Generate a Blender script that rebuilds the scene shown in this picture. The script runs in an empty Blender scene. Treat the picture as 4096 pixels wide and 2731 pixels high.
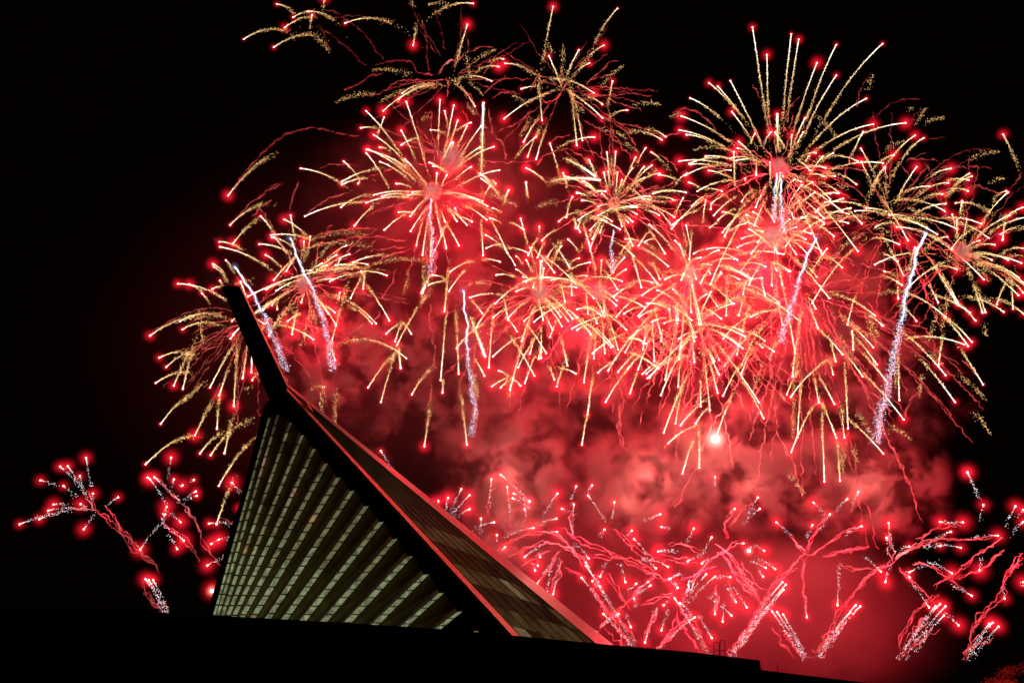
import bpy, math, random
import numpy as np
from mathutils import Vector

random.seed(7)
rng = np.random.default_rng(7)
SC = bpy.context.scene
COL = SC.collection

# ------------------------------------------------------------------ camera, night sky, exposure
F = 4096 * 35.0 / 36.0                       # focal length in photo pixels
HORIZON = 3100.0
PITCH = math.atan((HORIZON - 1365.5) / F)
EYE = np.array([0.0, 0.0, 1.7])
cam_data = bpy.data.cameras.new('camera')
cam_data.lens = 35.0
cam_data.sensor_width = 36.0
cam_data.clip_start = 0.5
cam_data.clip_end = 6000
cam = bpy.data.objects.new('camera', cam_data)
cam.location = EYE
cam.rotation_euler = (math.pi / 2 + PITCH, 0, 0)
COL.objects.link(cam)
SC.camera = cam

world = bpy.data.worlds.new('World')
SC.world = world
world.use_nodes = True
bg = world.node_tree.nodes['Background']
bg.inputs['Color'].default_value = (0.0011, 0.00018, 0.0002, 1)
bg.inputs['Strength'].default_value = 1.0
SC.view_settings.view_transform = 'Standard'
SC.view_settings.look = 'None'
SC.view_settings.exposure = 0.0
SC.view_settings.gamma = 1.0
cy = SC.cycles
cy.max_bounces = 6
cy.diffuse_bounces = 2
cy.glossy_bounces = 2
cy.transmission_bounces = 2
cy.volume_bounces = 0
cy.transparent_max_bounces = 48
cy.volume_max_steps = 256
cy.volume_step_rate = 1.0
cy.use_denoising = True
cy.sample_clamp_direct = 12.0
cy.sample_clamp_indirect = 4.0

UPV = np.array([0.0, -math.sin(PITCH), math.cos(PITCH)])
FWD = np.array([0.0, math.cos(PITCH), math.sin(PITCH)])


def ray(px, py):
    return FWD + np.array([(px - 2048.0) / F, 0, 0]) + UPV * ((1365.5 - py) / F)


def at(px, py, Y):
    """world point that lies at distance Y into the scene, in the direction the photo shows it"""
    d = ray(px, py)
    return EYE + d * (Y / d[1])


def on_level(px, py, z):
    d = ray(px, py)
    return EYE + d * ((z - EYE[2]) / d[2])


def project(p):
    v = np.asarray(p) - EYE
    k = F / v.dot(FWD)
    return 2048 + v[0] * k, 1365.5 - v.dot(UPV) * k


# ------------------------------------------------------------------ materials
def new_mat(name):
    m = bpy.data.materials.new(name)
    m.use_nodes = True
    nt = m.node_tree
    nt.nodes.clear()
    out = nt.nodes.new('ShaderNodeOutputMaterial')
    return m, nt, out


def principled(name, color, rough=0.6, metal=0.0, noise=0.0, scale=2.0, bump=0.0):
    m, nt, out = new_mat(name)
    b = nt.nodes.new('ShaderNodeBsdfPrincipled')
    b.inputs['Roughness'].default_value = rough
    b.inputs['Metallic'].default_value = metal
    b.inputs['Base Color'].default_value = (*color, 1)
    tc = nt.nodes.new('ShaderNodeTexCoord')
    n = nt.nodes.new('ShaderNodeTexNoise')
    n.inputs['Scale'].default_value = scale
    n.inputs['Detail'].default_value = 6
    nt.links.new(tc.outputs['Object'], n.inputs['Vector'])
    if noise:
        r = nt.nodes.new('ShaderNodeMapRange')
        r.inputs['To Min'].default_value = 1 - noise
        r.inputs['To Max'].default_value = 1 + noise
        nt.links.new(n.outputs['Fac'], r.inputs['Value'])
        mx = nt.nodes.new('ShaderNodeVectorMath')
        mx.operation = 'SCALE'
        mx.inputs[0].default_value = color
        nt.links.new(r.outputs[0], mx.inputs['Scale'])
        nt.links.new(mx.outputs[0], b.inputs['Base Color'])
    if bump:
        bp = nt.nodes.new('ShaderNodeBump')
        bp.inputs['Strength'].default_value = bump
        bp.inputs['Distance'].default_value = 0.05
        nt.links.new(n.outputs['Fac'], bp.inputs['Height'])
        nt.links.new(bp.outputs[0], b.inputs['Normal'])
    nt.links.new(b.outputs[0], out.inputs['Surface'])
    return m


def emitter(name, color, strength, sampled=False):
    m, nt, out = new_mat(name)
    e = nt.nodes.new('ShaderNodeEmission')
    e.inputs['Color'].default_value = (*color, 1)
    e.inputs['Strength'].default_value = strength
    nt.links.new(e.outputs[0], out.inputs['Surface'])
    if not sampled:
        m.cycles.emission_sampling = 'NONE'
    return m


def lit_window(name, color, strength, scale):
    """glass in front of a lit room: brightness varies with what stands inside"""
    m, nt, out = new_mat(name)
    tc = nt.nodes.new('ShaderNodeTexCoord')
    n = nt.nodes.new('ShaderNodeTexNoise')
    n.inputs['Scale'].default_value = scale
    n.inputs['Detail'].default_value = 3
    n.inputs['Distortion'].default_value = 0.6
    nt.links.new(tc.outputs['Object'], n.inputs['Vector'])
    r = nt.nodes.new('ShaderNodeMapRange')
    r.inputs['From Min'].default_value = 0.3
    r.inputs['From Max'].default_value = 0.7
    r.inputs['To Min'].default_value = strength * 0.35
    r.inputs['To Max'].default_value = strength * 1.35
    nt.links.new(n.outputs['Fac'], r.inputs['Value'])
    e = nt.nodes.new('ShaderNodeEmission')
    e.inputs['Color'].default_value = (*color, 1)
    nt.links.new(r.outputs[0], e.inputs['Strength'])
    g = nt.nodes.new('ShaderNodeBsdfGlossy')
    g.inputs['Roughness'].default_value = 0.3
    g.inputs['Color'].default_value = (0.006, 0.006, 0.006, 1)
    a = nt.nodes.new('ShaderNodeAddShader')
    nt.links.new(e.outputs[0], a.inputs[0])
    nt.links.new(g.outputs[0], a.inputs[1])
    nt.links.new(a.outputs[0], out.inputs['Surface'])
    return m


def smoke_trail_mat(name, color, opacity):
    m, nt, out = new_mat(name)
    d = nt.nodes.new('ShaderNodeBsdfDiffuse')
    d.inputs['Color'].default_value = (*color, 1)
    t = nt.nodes.new('ShaderNodeBsdfTranslucent')
    t.inputs['Color'].default_value = (*color, 1)
    mix = nt.nodes.new('ShaderNodeMixShader')
    mix.inputs[0].default_value = 0.5
    nt.links.new(d.outputs[0], mix.inputs[1])
    nt.links.new(t.outputs[0], mix.inputs[2])
    tr = nt.nodes.new('ShaderNodeBsdfTransparent')
    tc = nt.nodes.new('ShaderNodeTexCoord')
    n = nt.nodes.new('ShaderNodeTexNoise')
    n.inputs['Scale'].default_value = 0.9
    n.inputs['Detail'].default_value = 3
    nt.links.new(tc.outputs['Object'], n.inputs['Vector'])
    r = nt.nodes.new('ShaderNodeMapRange')
    r.inputs['From Min'].default_value = 0.3
    r.inputs['From Max'].default_value = 0.65
    r.inputs['To Min'].default_value = opacity * 0.35
    r.inputs['To Max'].default_value = opacity
    nt.links.new(n.outputs['Fac'], r.inputs['Value'])
    m2 = nt.nodes.new('ShaderNodeMixShader')
    nt.links.new(r.outputs[0], m2.inputs[0])
    nt.links.new(tr.outputs[0], m2.inputs[1])
    nt.links.new(mix.outputs[0], m2.inputs[2])
    nt.links.new(m2.outputs[0], out.inputs['Surface'])
    return m


def glow_mat(name, color, strength):
    """added glow round a star: emitting volume that thins out towards its edge"""
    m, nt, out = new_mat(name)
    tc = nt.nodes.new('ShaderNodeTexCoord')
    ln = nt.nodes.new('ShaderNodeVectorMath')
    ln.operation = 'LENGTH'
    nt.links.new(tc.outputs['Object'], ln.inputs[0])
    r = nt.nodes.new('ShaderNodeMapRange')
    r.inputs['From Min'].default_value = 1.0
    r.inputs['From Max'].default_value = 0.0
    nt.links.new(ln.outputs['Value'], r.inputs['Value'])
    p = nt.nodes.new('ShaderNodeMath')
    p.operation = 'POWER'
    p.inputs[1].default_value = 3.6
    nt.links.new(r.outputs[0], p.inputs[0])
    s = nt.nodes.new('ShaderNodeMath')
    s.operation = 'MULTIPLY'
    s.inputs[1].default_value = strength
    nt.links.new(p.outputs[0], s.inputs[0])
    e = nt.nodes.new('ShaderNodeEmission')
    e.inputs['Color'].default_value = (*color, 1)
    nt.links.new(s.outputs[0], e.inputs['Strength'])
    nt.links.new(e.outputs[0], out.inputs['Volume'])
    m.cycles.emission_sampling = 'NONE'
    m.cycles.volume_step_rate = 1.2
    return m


def smoke_mat(name, density, nscale, lo, hi, floor, step, seed):
    m, nt, out = new_mat(name)
    tc = nt.nodes.new('ShaderNodeTexCoord')
    ln = nt.nodes.new('ShaderNodeVectorMath')
    ln.operation = 'LENGTH'
    nt.links.new(tc.outputs['Object'], ln.inputs[0])
    fall = nt.nodes.new('ShaderNodeMapRange')
    fall.interpolation_type = 'SMOOTHERSTEP'
    fall.inputs['From Min'].default_value = 1.0
    fall.inputs['From Max'].default_value = 0.25
    nt.links.new(ln.outputs['Value'], fall.inputs['Value'])
    geo = nt.nodes.new('ShaderNodeNewGeometry')
    off = nt.nodes.new('ShaderNodeVectorMath')
    off.inputs[1].default_value = (seed * 13.7, seed * 5.1, seed * 9.3)
    nt.links.new(geo.outputs['Position'], off.inputs[0])
    n = nt.nodes.new('ShaderNodeTexNoise')
    n.inputs['Scale'].default_value = nscale
    n.inputs['Detail'].default_value = 6.0
    n.inputs['Roughness'].default_value = 0.6
    n.inputs['Distortion'].default_value = 0.35
    nt.links.new(off.outputs[0], n.inputs['Vector'])
    r = nt.nodes.new('ShaderNodeMapRange')
    r.interpolation_type = 'SMOOTHSTEP'
    r.inputs['From Min'].default_value = lo
    r.inputs['From Max'].default_value = hi
    r.inputs['To Min'].default_value = floor
    r.inputs['To Max'].default_value = 1.0
    nt.links.new(n.outputs['Fac'], r.inputs['Value'])
    mu = nt.nodes.new('ShaderNodeMath')
    mu.operation = 'MULTIPLY'
    nt.links.new(fall.outputs[0], mu.inputs[0])
    nt.links.new(r.outputs[0], mu.inputs[1])
    m3 = nt.nodes.new('ShaderNodeMath')
    m3.operation = 'MULTIPLY'
    m3.inputs[1].default_value = density
    nt.links.new(mu.outputs[0], m3.inputs[0])
    v = nt.nodes.new('ShaderNodeVolumeScatter')
    v.inputs['Color'].default_value = (0.92, 0.56, 0.66, 1)
    v.inputs['Anisotropy'].default_value = 0.0
    nt.links.new(m3.outputs[0], v.inputs['Density'])
    nt.links.new(v.outputs[0], out.inputs['Volume'])
    m.cycles.volume_step_rate = step
    m.cycles.volume_sampling = 'MULTIPLE_IMPORTANCE'
    return m


M_CONC = principled('dark_cladding', (0.035, 0.032, 0.028), 0.75, 0, 0.3, 1.5)
M_FIN = principled('olive_fin_metal', (0.50, 0.35, 0.10), 0.6, 0.0, 0.4, 0.7)
M_TRIM = principled('copper_painted_trim', (0.95, 0.88, 0.12), 0.45, 0.0, 0.1, 1.2)
M_FASCIA = principled('zinc_fascia', (0.72, 0.60, 0.52), 0.34, 0.15, 0.2, 1.5)
M_MULL = principled('black_mullion', (0.02, 0.018, 0.015), 0.5)
M_BLACK = principled('night_render', (0.018, 0.016, 0.015), 0.9, 0, 0.3, 1.0, 0.2)
M_GROUND = principled('asphalt', (0.03, 0.03, 0.03), 0.9, 0, 0.3, 0.6)
M_RAIL = principled('galvanised_rail', (0.25, 0.22, 0.2), 0.5, 0.5)
M_BARK = principled('bark', (0.07, 0.05, 0.035), 0.9, 0, 0.4, 3, 0.5)

CORE = emitter('burning_core', (1.0, 0.88, 0.70), 1.7)
SP_W = emitter('white_spark', (1.0, 0.88, 0.66), 3.2)
SP_P = emitter('pale_gold_spark', (1.0, 0.66, 0.31), 2.6)
SP_G = emitter('gold_spark', (1.0, 0.50, 0.15), 2.0)
SP_S = emitter('silver_spark', (0.95, 0.86, 0.98), 2.4)
SP_B = emitter('blue_white_spark', (0.60, 0.70, 1.0), 2.1)
SP_R = emitter('red_star', (1.0, 0.22, 0.14), 3.0)
HEAD = emitter('star_head', (1.0, 0.82, 0.7), 6.0)
TRAIL_MATS = [CORE, SP_W, SP_P, SP_G, SP_S, SP_B, SP_R, HEAD]
GLOW = glow_mat('red_glow_volume', (1.0, 0.012, 0.03), 0.95)  # halo glow of star heads, put in as emission
GLOW_BIG = glow_mat('white_red_glow_volume', (1.0, 0.26, 0.2), 3.4)
GLOW_BLUE = glow_mat('pale_blue_glow_volume', (0.42, 0.55, 1.0), 0.5)
TRAIL_SMOKE = smoke_trail_mat('trail_smoke', (0.88, 0.86, 0.88), 0.6)
PUFF_SMOKE = smoke_trail_mat('puff_smoke', (0.9, 0.86, 0.84), 1.0)


# ------------------------------------------------------------------ object helpers
def tag(o, label=None, cat=None, group=None, kind=None):
    if label:
        o['label'] = label
    if cat:
        o['category'] = cat
    if group:
        o['group'] = group
    if kind:
        o['kind'] = kind
    return o


def empty(name, loc):
    o = bpy.data.objects.new(name, None)
    o.location = loc
    o.empty_display_size = 0.5
    COL.objects.link(o)
    return o


def mesh_obj(name, verts, faces, mats, parent=None, origin=None, midx=None, smooth=False):
    me = bpy.data.meshes.new(name)
    v = np.asarray(verts, dtype=float)
    if origin is not None:
        v = v - np.asarray(origin)
    me.from_pydata(v.tolist(), [], faces)
    for m in (mats if isinstance(mats, (list, tuple)) else [mats]):
        me.materials.append(m)
    if midx is not None:
        me.polygons.foreach_set('material_index', np.asarray(midx, dtype=np.int32))
    if smooth:
        me.polygons.foreach_set('use_smooth', [True] * len(me.polygons))
    me.update()
    o = bpy.data.objects.new(name, me)
    COL.objects.link(o)
    if parent is not None:
        o.parent = parent
    elif origin is not None:
        o.location = origin
    return o


class MB:
    """collects shapes into one mesh"""
    def __init__(self):
        self.v, self.f, self.m = [], [], []

    def add(self, verts, faces, mat=0):
        b = len(self.v)
        self.v += [tuple(x) for x in verts]
        self.f += [[i + b for i in f] for f in faces]
        self.m += [mat] * len(faces)

    def hexa(self, a, b, mat=0):
        """solid between quad a and quad b (4 points each)"""
        self.add(list(a) + list(b),
                 [[0, 1, 2, 3], [7, 6, 5, 4], [0, 4, 5, 1], [1, 5, 6, 2], [2, 6, 7, 3], [3, 7, 4, 0]], mat)

    def tube(self, pts, radii, sides=5, mat=0, cap=True):
        pts = np.asarray(pts, float)
        n = len(pts)
        tang = np.gradient(pts, axis=0)
        tang /= np.linalg.norm(tang, axis=1)[:, None] + 1e-9
        ref = np.array([0.31, 0.9, 0.27])
        u = np.cross(tang, ref)
        u /= np.linalg.norm(u, axis=1)[:, None] + 1e-9
        w = np.cross(tang, u)
        ang = np.arange(sides) * 2 * math.pi / sides
        ring = (np.cos(ang)[None, :, None] * u[:, None, :] + np.sin(ang)[None, :, None] * w[:, None, :])
        vv = (pts[:, None, :] + ring * np.asarray(radii)[:, None, None]).reshape(-1, 3)
        faces = []
        for i in range(n - 1):
            for k in range(sides):
                k2 = (k + 1) % sides
                faces.append([i * sides + k, i * sides + k2, (i + 1) * sides + k2, (i + 1) * sides + k])
        if cap:
            faces.append(list(range(sides))[::-1])
            faces.append([(n - 1) * sides + k for k in range(sides)])
        self.add(vv, faces, mat)

    def sparks(self, pos, size, mats):
        """one small four-sided grain for every spark"""
        pos = np.asarray(pos)
        n = len(pos)
        if n == 0:
            return
        T = np.array([[1, 1, 1], [1, -1, -1], [-1, 1, -1], [-1, -1, 1]], float) / math.sqrt(3)
        jit = rng.normal(0, 0.35, (n, 4, 3)) + T[None]
        vv = pos[:, None, :] + jit * np.asarray(size)[:, None, None]
        b = len(self.v)
        self.v += [tuple(x) for x in vv.reshape(-1, 3)]
        for i in range(n):
            k = b + i * 4
            self.f += [[k, k + 1, k + 2], [k, k + 3, k + 1], [k, k + 2, k + 3], [k + 1, k + 3, k + 2]]
            self.m += [int(mats[i])] * 4

    def build(self, name, mats, parent=None, origin=None, smooth=False):
        return mesh_obj(name, self.v, self.f, mats, parent, origin, self.m, smooth)


def unit_sphere(name, mat, segs=14, rings=8):
    v, f = [], []
    for i in range(rings + 1):
        th = math.pi * i / rings
        for k in range(segs):
            ph = 2 * math.pi * k / segs
            v.append((math.sin(th) * math.cos(ph), math.sin(th) * math.sin(ph), math.cos(th)))
    for i in range(rings):
        for k in range(segs):
            k2 = (k + 1) % segs
            q = [i * segs + k, (i + 1) * segs + k, (i + 1) * segs + k2, i * segs + k2]
            if i == 0:
                q = [0, q[1], q[2]]
            elif i == rings - 1:
                q = [q[0], q[1], q[3]]
            f.append(q)
    me = bpy.data.meshes.new(name)
    me.from_pydata(v, [], f)
    me.validate()
    me.materials.append(mat)
    return me


GLOW_ME = unit_sphere('flame', GLOW)  # added glow sphere for star heads
GLOW_BIG_ME = unit_sphere('flame', GLOW_BIG)  # added glow sphere for the flares
GLOW_BLUE_ME = unit_sphere('flame', GLOW_BLUE)  # added glow sphere, pale blue

# ------------------------------------------------------------------ ground
g = MB()
g.add([(-2500, -200, 0), (2500, -200, 0), (2500, 4000, 0), (-2500, 4000, 0)], [[0, 1, 2, 3]])
tag(g.build('ground', M_GROUND), kind='structure')

# ------------------------------------------------------------------ dark building across the foreground
H1 = 7.7
roofline = [(-700, 2398), (-300, 2411), (0, 2424), (675, 2454), (850, 2463), (1350, 2491), (1806, 2520), (2055, 2543), (2453, 2581),
            (2776, 2610), (3039, 2642)]
fb = empty('flat_roofed_building', tuple(on_level(1800, 2520, H1) * [1, 1, 0]))
tag(fb, 'long unlit black building with a flat roofline across the foreground', 'building')


def wall_strip(mb, pts, top, depth):
    P = [np.array(on_level(x, y, top)) for x, y in pts]
    fr = [p.copy() for p in P]
    bk = [p + np.array([0.25, 1, 0]) / 1.03 * depth for p in P]
    n = len(P)
    low = np.array([1, 1, 0.0])
    verts = fr + bk + [p * low for p in fr] + [p * low for p in bk]
    faces = []
    for i in range(n - 1):
        faces += [[i, i + 1, n + i + 1, n + i], [2 * n + i, 2 * n + i + 1, i + 1, i],
                  [n + i, n + i + 1, 3 * n + i + 1, 3 * n + i]]
    faces += [[0, n, 3 * n, 2 * n], [n - 1, 3 * n - 1, 4 * n - 1, 2 * n - 1][::1]]
    mb.add(verts, faces)


b = MB()
wall_strip(b, roofline, H1, 9)
main_wall = b.build('wall', M_BLACK, fb, fb.location)
# thin coping along the roofline
b = MB()
for (x0, y0), (x1, y1) in zip(roofline[:-1], roofline[1:]):
    p, q = on_level(x0, y0, H1), on_level(x1, y1, H1)
    o1, o2 = np.array([0, -0.12, -0.03]), np.array([0, 0.4, 0.05])
    b.hexa([p + o1, q + o1, q + [0, 0.4, -0.03], p + [0, 0.4, -0.03]],
           [p + [0, -0.12, 0.02], q + [0, -0.12, 0.02], q + [0, 0.4, 0.02], p + [0, 0.4, 0.02]])
b.build('coping', M_BLACK, fb, fb.location)
P1 = on_level(3039, 2642, H1)
# the lower end beyond the step
k = (2677 - 2642)
H2 = None
d = ray(3039, 2677)
H2 = EYE[2] + d[2] * (P1[1] + 0.5) / d[1]
b = MB()
wall_strip(b, [(3030, 2676), (3260, 2704), (3483, 2731), (3800, 2772)], H2, 9)
b.build('lower_wing', M_BLACK, fb, fb.location)

# roof ladder hoops on the roofline
L0 = on_level(2878, 2622, H1)
YL = L0[1] + 0.6
lad = empty('roof_ladder', tuple(at(2878, 2628, YL)))
tag(lad, 'thin metal ladder hoops standing up from the black roofline', 'ladder')


def hoop(xa, xb, ytop, ybot, Y, name):
    pts = [at(xa, ybot, Y), at(xa, ytop + 6, Y), at(xa + (xb - xa) * .12, ytop + 1, Y), at((xa + xb) / 2, ytop, Y),
           at(xb - (xb - xa) * .12, ytop + 1, Y), at(xb, ytop + 6, Y), at(xb, ybot, Y)]
    m = MB()
    m.tube(pts, [0.022] * len(pts), 6)
    m.build(name, M_RAIL, lad, lad.location)


hoop(2855, 2876, 2566, 2628, YL, 'rail')
hoop(2880, 2900, 2560, 2632, YL + 0.5, 'rail')
m = MB()
m.tube([at(2855, 2599, YL), at(2878, 2600, YL), at(2900, 2602, YL + 0.5)], [0.02] * 3, 6)
m.build('rung', M_RAIL, lad, lad.location)
pole = MB()
pp = at(3110, 2692, P1[1] + 4)
pole.tube([pp, at(3110, 2665, P1[1] + 4), at(3111, 2646, P1[1] + 4)], [0.03, 0.025, 0.012], 6)
tag(pole.build('roof_pole', M_RAIL, None, pp), 'short thin pole on the lower step of the black roof', 'pole')

# ------------------------------------------------------------------ museum: leaning wedge with lit window strips
A = at(850, 2461, 78)
K = at(1127, 1542, 82)
O = at(2055, 2546, 94)
NF = np.cross(O - A, K - A)
NF /= np.linalg.norm(NF)
if NF.dot(EYE - A) < 0:
    NF = -NF


def face_pt(px, py, out=0.0):
    d_ = ray(px, py)
    t = (A + NF * out - EYE).dot(NF) / d_.dot(NF)
    return EYE + d_ * t


def to_ground(p, q):
    """follow the edge from p through q down to the ground"""
    t = (0.02 - p[2]) / (q[2] - p[2])
    return p + (q - p) * t


mus = empty('museum', tuple(at(1500, 2600, 90) * [1, 1, 0]))
tag(mus, 'dark wedge-shaped museum with slanting lit window strips and a red-lit roof edge', 'building')
OR = mus.location

LE = [(850, 2461), (918, 2215), (987, 1984), (1020, 1850), (1055, 1715), (1082, 1600)]     # left edge of the facade
left3 = [face_pt(*p) for p in LE]
A0 = to_ground(left3[1], left3[0])
O0 = to_ground(K, O)
FK = at(1152, 1551, 83.5)
FE = at(2379, 2572, 116)
F0 = to_ground(FK, FE)
GK = at(1160, 1548, 85.5)
GE = at(2453, 2581, 125)
G0 = to_ground(GK, GE)

# front wall behind the windows
back = -NF * 0.35
b = MB()
poly = [A0] + left3 + [K, O0]
n = len(poly)
verts = [p + back for p in poly] + [p + back - NF * 1.2 for p in poly]
b.add(verts, [list(range(n)), list(range(n, 2 * n))[::-1]] + [[i, (i + 1) % n, n + (i + 1) % n, n + i] for i in range(n)])
# rear shell closing the volume
R0 = np.array([A0[0] + 10, 128, 0.02])
RK = at(1120, 1580, 86)
b.add([A0 + back * 4, RK, G0, R0], [[0, 1, 3], [3, 1, 2]])
b.build('wall', M_CONC, mus, OR)

# window strips: bottom and top centre in the photo, width
c6 = lambda X, Y: (800 + X / 1.142857, 1947 + Y / 1.142857)
c5 = lambda X, Y: (800 + X / 1.142857, 1600 + Y / 1.142857)
STRIPS = [(c6(1078, 654), c6(1190, 568), 40), (c6(925, 642), c6(1106, 483), 40), (c6(795, 632), c6(1036, 398), 46),
          (c6(668, 625), c6(962, 315), 46), (c6(560, 619), c6(894, 236), 42), (c6(468, 613), c6(830, 158), 40),
          (c6(383, 608), c6(763, 86), 38), (c6(308, 603), c6(698, 16), 35), (c6(240, 599), c5(634, 352), 31),
          (c6(190, 597), c5(578, 288), 27), (c6(153, 596), c5(524, 220), 23), (c6(124, 594), c5(470, 158), 20),
          (c6(100, 592), c5(416, 100), 18), (c6(80, 590), c5(358, 66), 15), (c6(64, 589), c5(318, 78), 12)]
W_MATS = [lit_window('lit_window_mint', (0.90, 1.0, 0.52), 0.22, 2.2), lit_window('lit_window_pale', (1.0, 0.94, 0.44), 0.15, 1.8),
          lit_window('lit_window_olive', (1.0, 0.88, 0.44), 0.115, 1.0), lit_window('lit_window_dim', (1.0, 0.80, 0.40), 0.05, 1.0),
          lit_window('lit_window_warm', (1.0, 0.62, 0.34), 0.24, 1.6)]
lerp = lambda a, c, t: (a[0] + (c[0] - a[0]) * t, a[1] + (c[1] - a[1]) * t)
edges = []
for i, (B_, T_, w) in enumerate(STRIPS):
    w = w / 1.142857 * (0.72 if i < 8 else 0.84)
    ext = lerp(B_, T_, -0.10)
    wl, wt = w * 0.5, w * 0.40
    Lb, Rb = (ext[0] - wl, ext[1]), (ext[0] + wl, ext[1] + 2)
    Lt, Rt = (T_[0] - wt, T_[1]), (T_[0] + wt, T_[1] - 2)
    edges.append((Lb, Rb, Lt, Rt))
    length = math.hypot(T_[0] - ext[0], T_[1] - ext[1])
    npane = max(3, int(round(length / 44.0)))
    m = MB()
    fr = MB()
    for j in range(npane):
        t0, t1 = j / npane, (j + 1) / npane
        gap = 0.075
        ta, tb = t0 + gap / npane, t1 - gap / npane
        q = [face_pt(*lerp(Lb, Lt, ta)), face_pt(*lerp(Rb, Rt, ta)), face_pt(*lerp(Rb, Rt, tb)), face_pt(*lerp(Lb, Lt, tb))]
        up = (t0 * length) / 900.0
        yy = lerp(Lb, Lt, (t0 + t1) / 2)[1]
        lev = (2470 - yy) / 260.0 + random.uniform(-.45, .45) - (0.25 if i > 8 else 0.0)
        mat = 0 if lev < 0.9 else (1 if lev < 1.7 else (2 if lev < 2.6 else 3))
        if random.random() < 0.03:
            mat = 4
        m.hexa([p - NF * 0.04 for p in q], q, mat)
    nf = 12
    fv_ = []
    for j in range(nf + 1):
        t_ = j / nf * 1.01
        fv_ += [face_pt(*lerp((Lb[0] - 3, Lb[1]), (Lt[0] - 2, Lt[1]), t_), -0.06), face_pt(*lerp((Rb[0] + 3, Rb[1]), (Rt[0] + 2, Rt[1]), t_), -0.06)]
    fr.add(fv_, [[2 * j, 2 * j + 1, 2 * j + 3, 2 * j + 2] for j in range(nf)])
    wobj = m.build('window', W_MATS, mus, OR)
    fr.build('frame', M_MULL, wobj, None)
    wobj.children[0].data.transform(__import__('mathutils').Matrix.Translation(-Vector(OR)))
# fins between the strips
for i in range(len(edges) - 1):
    Lb, Rb, Lt, Rt = edges[i]
    Lb2, Rb2, Lt2, Rt2 = edges[i + 1]
    out = 1.5
    a0, a1 = lerp(Rb2, Lb, 0.04), lerp(Rt2, Lt, 0.06)     # beside the strip on the left
    r0, r1 = lerp(Rb2, Lb, 0.80), lerp(Rt2, Lt, 0.80)     # ridge
    e0, e1 = lerp(Rb2, Lb, 0.97), lerp(Rt2, Lt, 0.95)
    pts = [face_pt(*a0, -.1), face_pt(*r0, out), face_pt(*e0, -.1), face_pt(*a1, -.1), face_pt(*r1, out * 0.7), face_pt(*e1, -.1)]
    m = MB()
    m.add(pts, [[0, 1, 4, 3], [1, 2, 5, 4], [2, 0, 3, 5], [0, 2, 1], [3, 4, 5]])
    m.build('fin', M_FIN, mus, OR)
# one small lit opening low on the right
m = MB()
q = [face_pt(1893, 2530), face_pt(1910, 2530), face_pt(1914, 2523), face_pt(1897, 2523)]
m.hexa([p - NF * .04 for p in q], q, 4)
m.build('window', W_MATS, mus, OR)

# tower blade above the facade
front = [(884, 1145), (959, 1147), (1055, 1348), (1150, 1547), (1135, 1600), (1085, 1625), (1045, 1520), (965, 1330)]
rear = [(890, 1147), (966, 1148), (1062, 1348), (1157, 1549), (1140, 1602), (1092, 1625), (1052, 1520), (972, 1332)]
fv = [at(x, y, 81.4) for x, y in front]
rv = [at(x, y, 84.0) for x, y in rear]
n = len(fv)
b = MB()
b.add(fv + rv, [list(range(n)), list(range(n, 2 * n))[::-1]])
b.add(fv + rv, [[i, (i + 1) % n, n + (i + 1) % n, n + i] for i in range(n) if i not in (1, 2)])
b.add(fv + rv, [[i, (i + 1) % n, n + (i + 1) % n, n + i] for i in (1, 2)], 1)
b.build('tower', [M_CONC, M_TRIM], mus, OR)

# pale trim along the sloping edge
T0a, T1a = at(1129, 1540, 81.8), at(2055, 2546, 93.8)
T0b, T1b = at(1141, 1542, 83.3), at(2084, 2546, 97.5)
b = MB()
nseg = 26
for s in range(nseg):
    ta, tb = s / nseg, (s + 0.985) / nseg
    pa, pb = T0a + (T1a - T0a) * ta * 1.6, T0a + (T1a - T0a) * tb * 1.6
    qa, qb = T0b + (T1b - T0b) * ta * 1.6, T0b + (T1b - T0b) * tb * 1.6
    inn = np.array([-0.25, 0.35, -0.1])
    b.hexa([pa + inn, pb + inn, qb + inn, qa + inn], [pa, pb, qb, qa])
b.build('edge_trim', M_TRIM, mus, OR)

# right-hand glazed wall between the trim and the roof fascia
C_MATS = [lit_window('wall_glass_dark', (1.0, 0.50, 0.17), 0.018, 0.35), lit_window('wall_glass_brown', (1.0, 0.55, 0.20), 0.05, 0.4),
          lit_window('wall_glass_amber', (1.0, 0.70, 0.34), 0.14, 0.5)]
ncol = 7
cols_a = [T0b + (FK - T0b) * (c / ncol) for c in range(ncol + 1)]
cols_b = [T1b + (FE - T1b) * (c / ncol) for c in range(ncol + 1)]
zs = [K[2] - 1.0 - 1.75 * i for i in range(26)]


def col_pt(c, z, inset=0.0):
    p, q = cols_a[c], cols_b[c]
    t = (z - p[2]) / (q[2] - p[2])
    return p + (q - p) * t


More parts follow.
